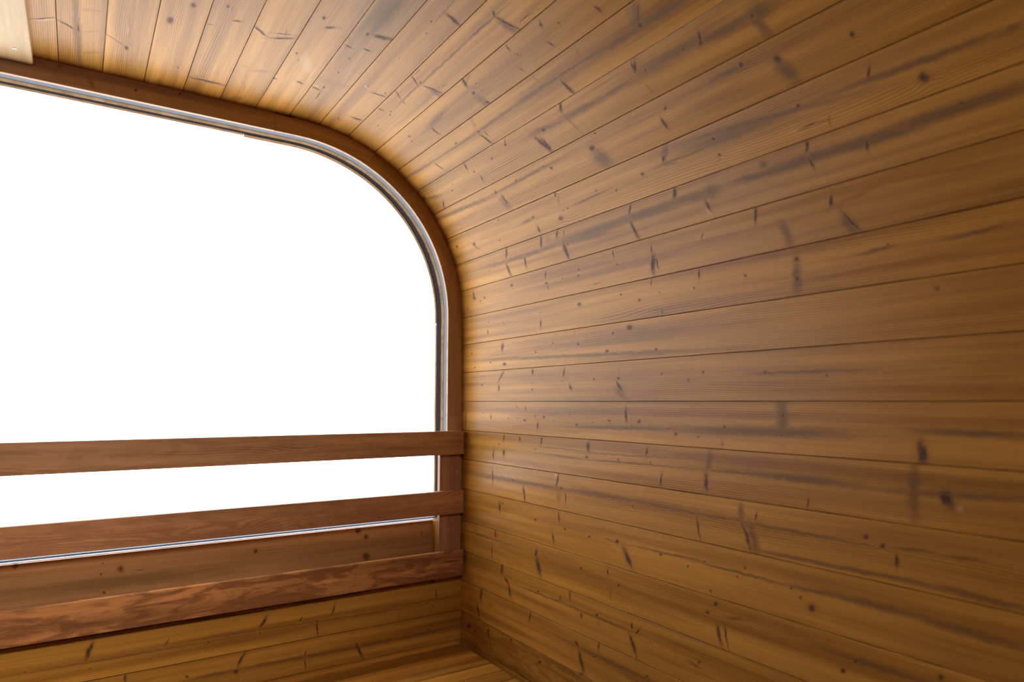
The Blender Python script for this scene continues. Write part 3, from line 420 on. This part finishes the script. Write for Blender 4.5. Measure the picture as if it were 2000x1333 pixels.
frame_wood = dict(early=(0.50, 0.30, 0.175, 1), late=(0.28, 0.155, 0.08, 1))
fm_top = frame_matrix((0, YF, H), (0, 0, -1), (1, 0, 0), (0, -1, 0))
ring('frame_board', -(0.455 - XC), 0.455 - XC, 0, 0.0555, YF, YF + 0.011, wood('frame_pine_top', FEATS.get('F0', ()), 61.0, warp=0.8, **frame_wood), fm=fm_top)
arcT = lambda deg: T_FLAT + math.radians(deg) * R_IN
cuts = [0.455 - XC + 0.0006, arcT(25.5), arcT(44), arcT(71), T_ARC + 0.33, T_END]
outer_r = [0.052, 0.0545, 0.0515, 0.0540, 0.0545]
for side in (1, -1):
    for i in range(5):
        m = wood('frame_pine_%d_%d' % (i, side), [('k', 0.004, 0.13, 0.007, 0.006, 0)] if i == 3 else (), 63.0 + i * 3.1 + side, warp=0.7, **frame_wood)
        ring('frame_board', cuts[i] + 0.0003, cuts[i + 1] - 0.0003, 0, outer_r[i], YF + (0.0008 if i % 2 else 0), YF + 0.011, m, side, frame_for(cuts[i], cuts[i + 1], side))
    # lower jamb beside the panel under the sill
    xa, xb = JX + 0.002, XR - 0.0005
    link('frame_board', board_mesh(xb - xa, -0.5865, -0.3895, 0.031), wood('frame_pine_low_%d' % side, (), 80.0 + side, warp=0.7, value=0.86), window,
         frame_matrix((XC + side * ((xa + xb) / 2 - XC), YF, H), (1, 0, 0), (0, 0, 1), (0, -1, 0)))
turn = lambda t: min(max((t - T_FLAT) / (T_ARC - T_FLAT), 0), 1)
b1 = YF + 0.011
b2 = lambda t: YF + 0.036 - 0.003 * turn(t)
b3 = lambda t: YF + 0.058 - 0.008 * turn(t)
b4 = lambda t: YF + 0.078 + 0.011 * turn(t)
b5 = YF + 0.1
seal = plain('silver_seal', (0.15, 0.175, 0.21, 1), 0.6, 0.0, spec=0.1)
pale_strip = wood('rebate_pine', (), 91.0, rough=0.8, gloss=0.02, early=(0.25, 0.17, 0.10, 1), late=(0.17, 0.10, 0.05, 1))
gasket = plain('dark_rubber', (0.014, 0.010, 0.010, 1), 0.9, spec=0.02)
trim_wood = wood('outer_pine', (), 95.0, rough=0.8, gloss=0.02, early=(0.20, 0.12, 0.065, 1), late=(0.13, 0.07, 0.032, 1))
tag(ring('seal_strip', -T_END, T_END, 0.0008, 0.0555, b1, b2, seal), 'silvery blue glazing seal')
ring('rebate_strip', -T_END, T_END, 0.0, 0.0555, b2, b3, pale_strip)
tag(ring('gasket', -T_END, T_END, 0.0012, 0.0555, b3, b4, gasket), 'dark rubber gasket')
steps = [(0, 0.385 - XC, 0.0035), (0.387 - XC, T_ARC + 0.012, -0.001), (T_ARC + 0.0135, T_END, 0.0008)]
for side in (1, -1):
    for t0, t1, r0 in steps:
        ring('outer_trim', t0, t1, r0, 0.0555, b4, b5, trim_wood, side)
ring('outer_trim', -(T_END + SILL - 0.002), T_END + SILL - 0.002, 0.03, 0.105, Y_END, Y_END + 0.014, trim_wood)  # unseen cap over the plank ends, added to keep daylight out of the grooves
# sill strips along the bottom of the opening
xj = ARC[0] + R_IN + 0.05
for nme, ya, yb, zt, m in (('seal_strip', 0.0475, 0.062, 0.0, seal), ('gasket', 0.062, 0.080, -0.001, plain('sill_rubber', (0.012, 0.018, 0.04, 1), 0.9, spec=0.02)), ('outer_trim', 0.080, 0.1, 0.0, seal)):
    link(nme, box_mesh(2 * XC - xj, xj, YF + ya, YF + yb, SILL - 0.0178, SILL + zt - 0.0002), m, window)
# pane
ts = stations(0, T_END); pts = []
for t in ts: (x, zz), _ = path(t); pts.append((x, zz))
outline = [(2 * XC - x, zz) for x, zz in reversed(pts[1:])] + pts
n = len(outline); gy = YF + 0.047
world_mesh('glass_pane', [(x, gy, zz) for x, zz in outline] + [(x, gy + 0.006, zz) for x, zz in outline],
           [tuple(range(n)), tuple(range(2 * n - 1, n - 1, -1))] + [(i, (i + 1) % n, (i + 1) % n + n, i + n) for i in range(n)], glass_mat(), window)

# ------------------------------------------------------------------ things
steel = plain('screw_steel', lin(205, 205, 205), 0.3, 1.0)
def screw(loc, nrm, parent, r=0.0036):
    """Countersunk screw head with a cross recess."""
    import bmesh
    bm = bmesh.new(); N = 16
    rings = [(r, 0.0), (r * 0.9, 0.0011), (r * 0.45, 0.0014)]
    vv = [[bm.verts.new((q * math.cos(a * 2 * math.pi / N), q * math.sin(a * 2 * math.pi / N), h)) for a in range(N)] for q, h in rings]
    cross = [bm.verts.new((r * (0.4 if a % 4 == 0 else 0.14) * math.cos(a * 2 * math.pi / N), r * (0.4 if a % 4 == 0 else 0.14) * math.sin(a * 2 * math.pi / N), 0.0004)) for a in range(N)]
    vv.append(cross)
    for k in range(3):
        for a in range(N): bm.faces.new((vv[k][a], vv[k][(a + 1) % N], vv[k + 1][(a + 1) % N], vv[k + 1][a]))
    bm.faces.new(cross); bm.faces.new(list(reversed(vv[0])))
    bmesh.ops.recalc_face_normals(bm, faces=bm.faces)
    me = bpy.data.meshes.new('screw'); bm.to_mesh(me); bm.free()
    q = Vector(nrm).to_track_quat('Z', 'Y').to_matrix().to_4x4()
    return link('screw', me, steel, parent, Matrix.Translation(loc) @ q)

# backrest: three wide slats on two posts in front of the window
backrest = tag(empty('backrest', (XC, 1.99, H - 0.575)), 'reddish brown wooden backrest of three long horizontal slats across the window', 'backrest')
rails = [(-0.0964, -0.1733), (-0.2900, -0.3647), (-0.4827, -0.5642)]
rail_cols = [((0.42, 0.215, 0.105, 1), (0.25, 0.115, 0.052, 1)), ((0.42, 0.20, 0.095, 1), (0.25, 0.105, 0.048, 1)), ((0.48, 0.215, 0.075, 1), (0.20, 0.078, 0.03, 1))]
for i, (a, b) in enumerate(rails):
    m = wood('rail_wood_%d' % i, (), 101.0 + i * 4.3, rail_cols[i][0], rail_cols[i][1], warp=(3.0, 3.5, 5.0)[i], rough=0.42, figure=(0.3, 0.35, 0.75)[i])
    link('slat', full_bevel_board(a - b, 2 * XC - 1.0865, 1.0865, 0.0198, 0.0010), m, backrest,
         frame_matrix((0, 1.963, H + (a + b) / 2), (0, 0, -1), (1, 0, 0), (0, -1, 0)))
for side in (1, -1):
    px = XC + side * ((1.0077 + 1.0857) / 2 - XC)
    post = link('post', full_bevel_board(0.078, -0.575, -0.1, 0.0165, 0.001), wood('post_wood_%d' % side, (), 120.0 + side, (0.36, 0.18, 0.10, 1), (0.22, 0.10, 0.05, 1), warp=1.6), backrest,
                frame_matrix((px, 1.983, H), (1, 0, 0), (0, 0, 1), (0, -1, 0)))
    for z in (-0.229, -0.452): screw((XC + side * (1.0705 - XC), 1.983, H + z), (0, -1, 0), post)

# bench: slats along the window on cross bearers and legs
ZB = H - 0.777
bench = tag(empty('bench', (XC, 1.7, 0)), 'slatted brown wooden bench along the wall under the window', 'bench')
edges = [1.9985, 1.954, 1.894, 1.832, 1.767, 1.703, 1.639, 1.575, 1.511, 1.447]
vals = [1.0, 0.62, 1.22, 0.95, 1.1, 0.95, 1.05, 1.0, 1.0]
for i in range(9):
    w = edges[i] - edges[i + 1]
    m = wood('bench_wood_%d' % i, (), 140.0 + i * 2.7, warp=1.4, value=vals[i])
    link('slat', full_bevel_board(w - 0.0025, XL + 0.022, XR - 0.021, 0.026, 0.0018), m, bench,
         frame_matrix((0, (edges[i] + edges[i + 1]) / 2, ZB), (0, -1, 0), (1, 0, 0), (0, 0, 1)))
for x in (XL + 0.12, XC, XR - 0.12):
    link('bearer', full_bevel_board(0.045, 1.46, 1.985, 0.07, 0.002), spare[0], bench, frame_matrix((x, 0, ZB - 0.0262), (1, 0, 0), (0, 1, 0), (0, 0, 1)))
    for yy in (1.5, 1.95):
        link('leg', full_bevel_board(0.045, 0.0, ZB - 0.0966, 0.045, 0.002), spare[1], bench, frame_matrix((x, yy - 0.0225, 0), (1, 0, 0), (0, 0, 1), (0, -1, 0)))

# pale board screwed to the ceiling
pale_board = wood('pale_pine', (), 170.0, early=(0.52, 0.36, 0.19, 1), late=(0.42, 0.27, 0.13, 1), warp=1.0)
panel = link('cover_board', full_bevel_board(0.19, -1.9985, -0.3, 0.0215, 0.0012), pale_board, None,
             frame_matrix((-0.134 - 0.095, 0, H + 0.863 - 0.0222), (1, 0, 0), (0, -1, 0), (0, 0, -1)))
tag(panel, 'smooth pale yellow board screwed flat to the ceiling at the upper left', 'board')
screw((-0.167, 1.925, H + 0.8408), (0, 0, -1), panel, 0.005)
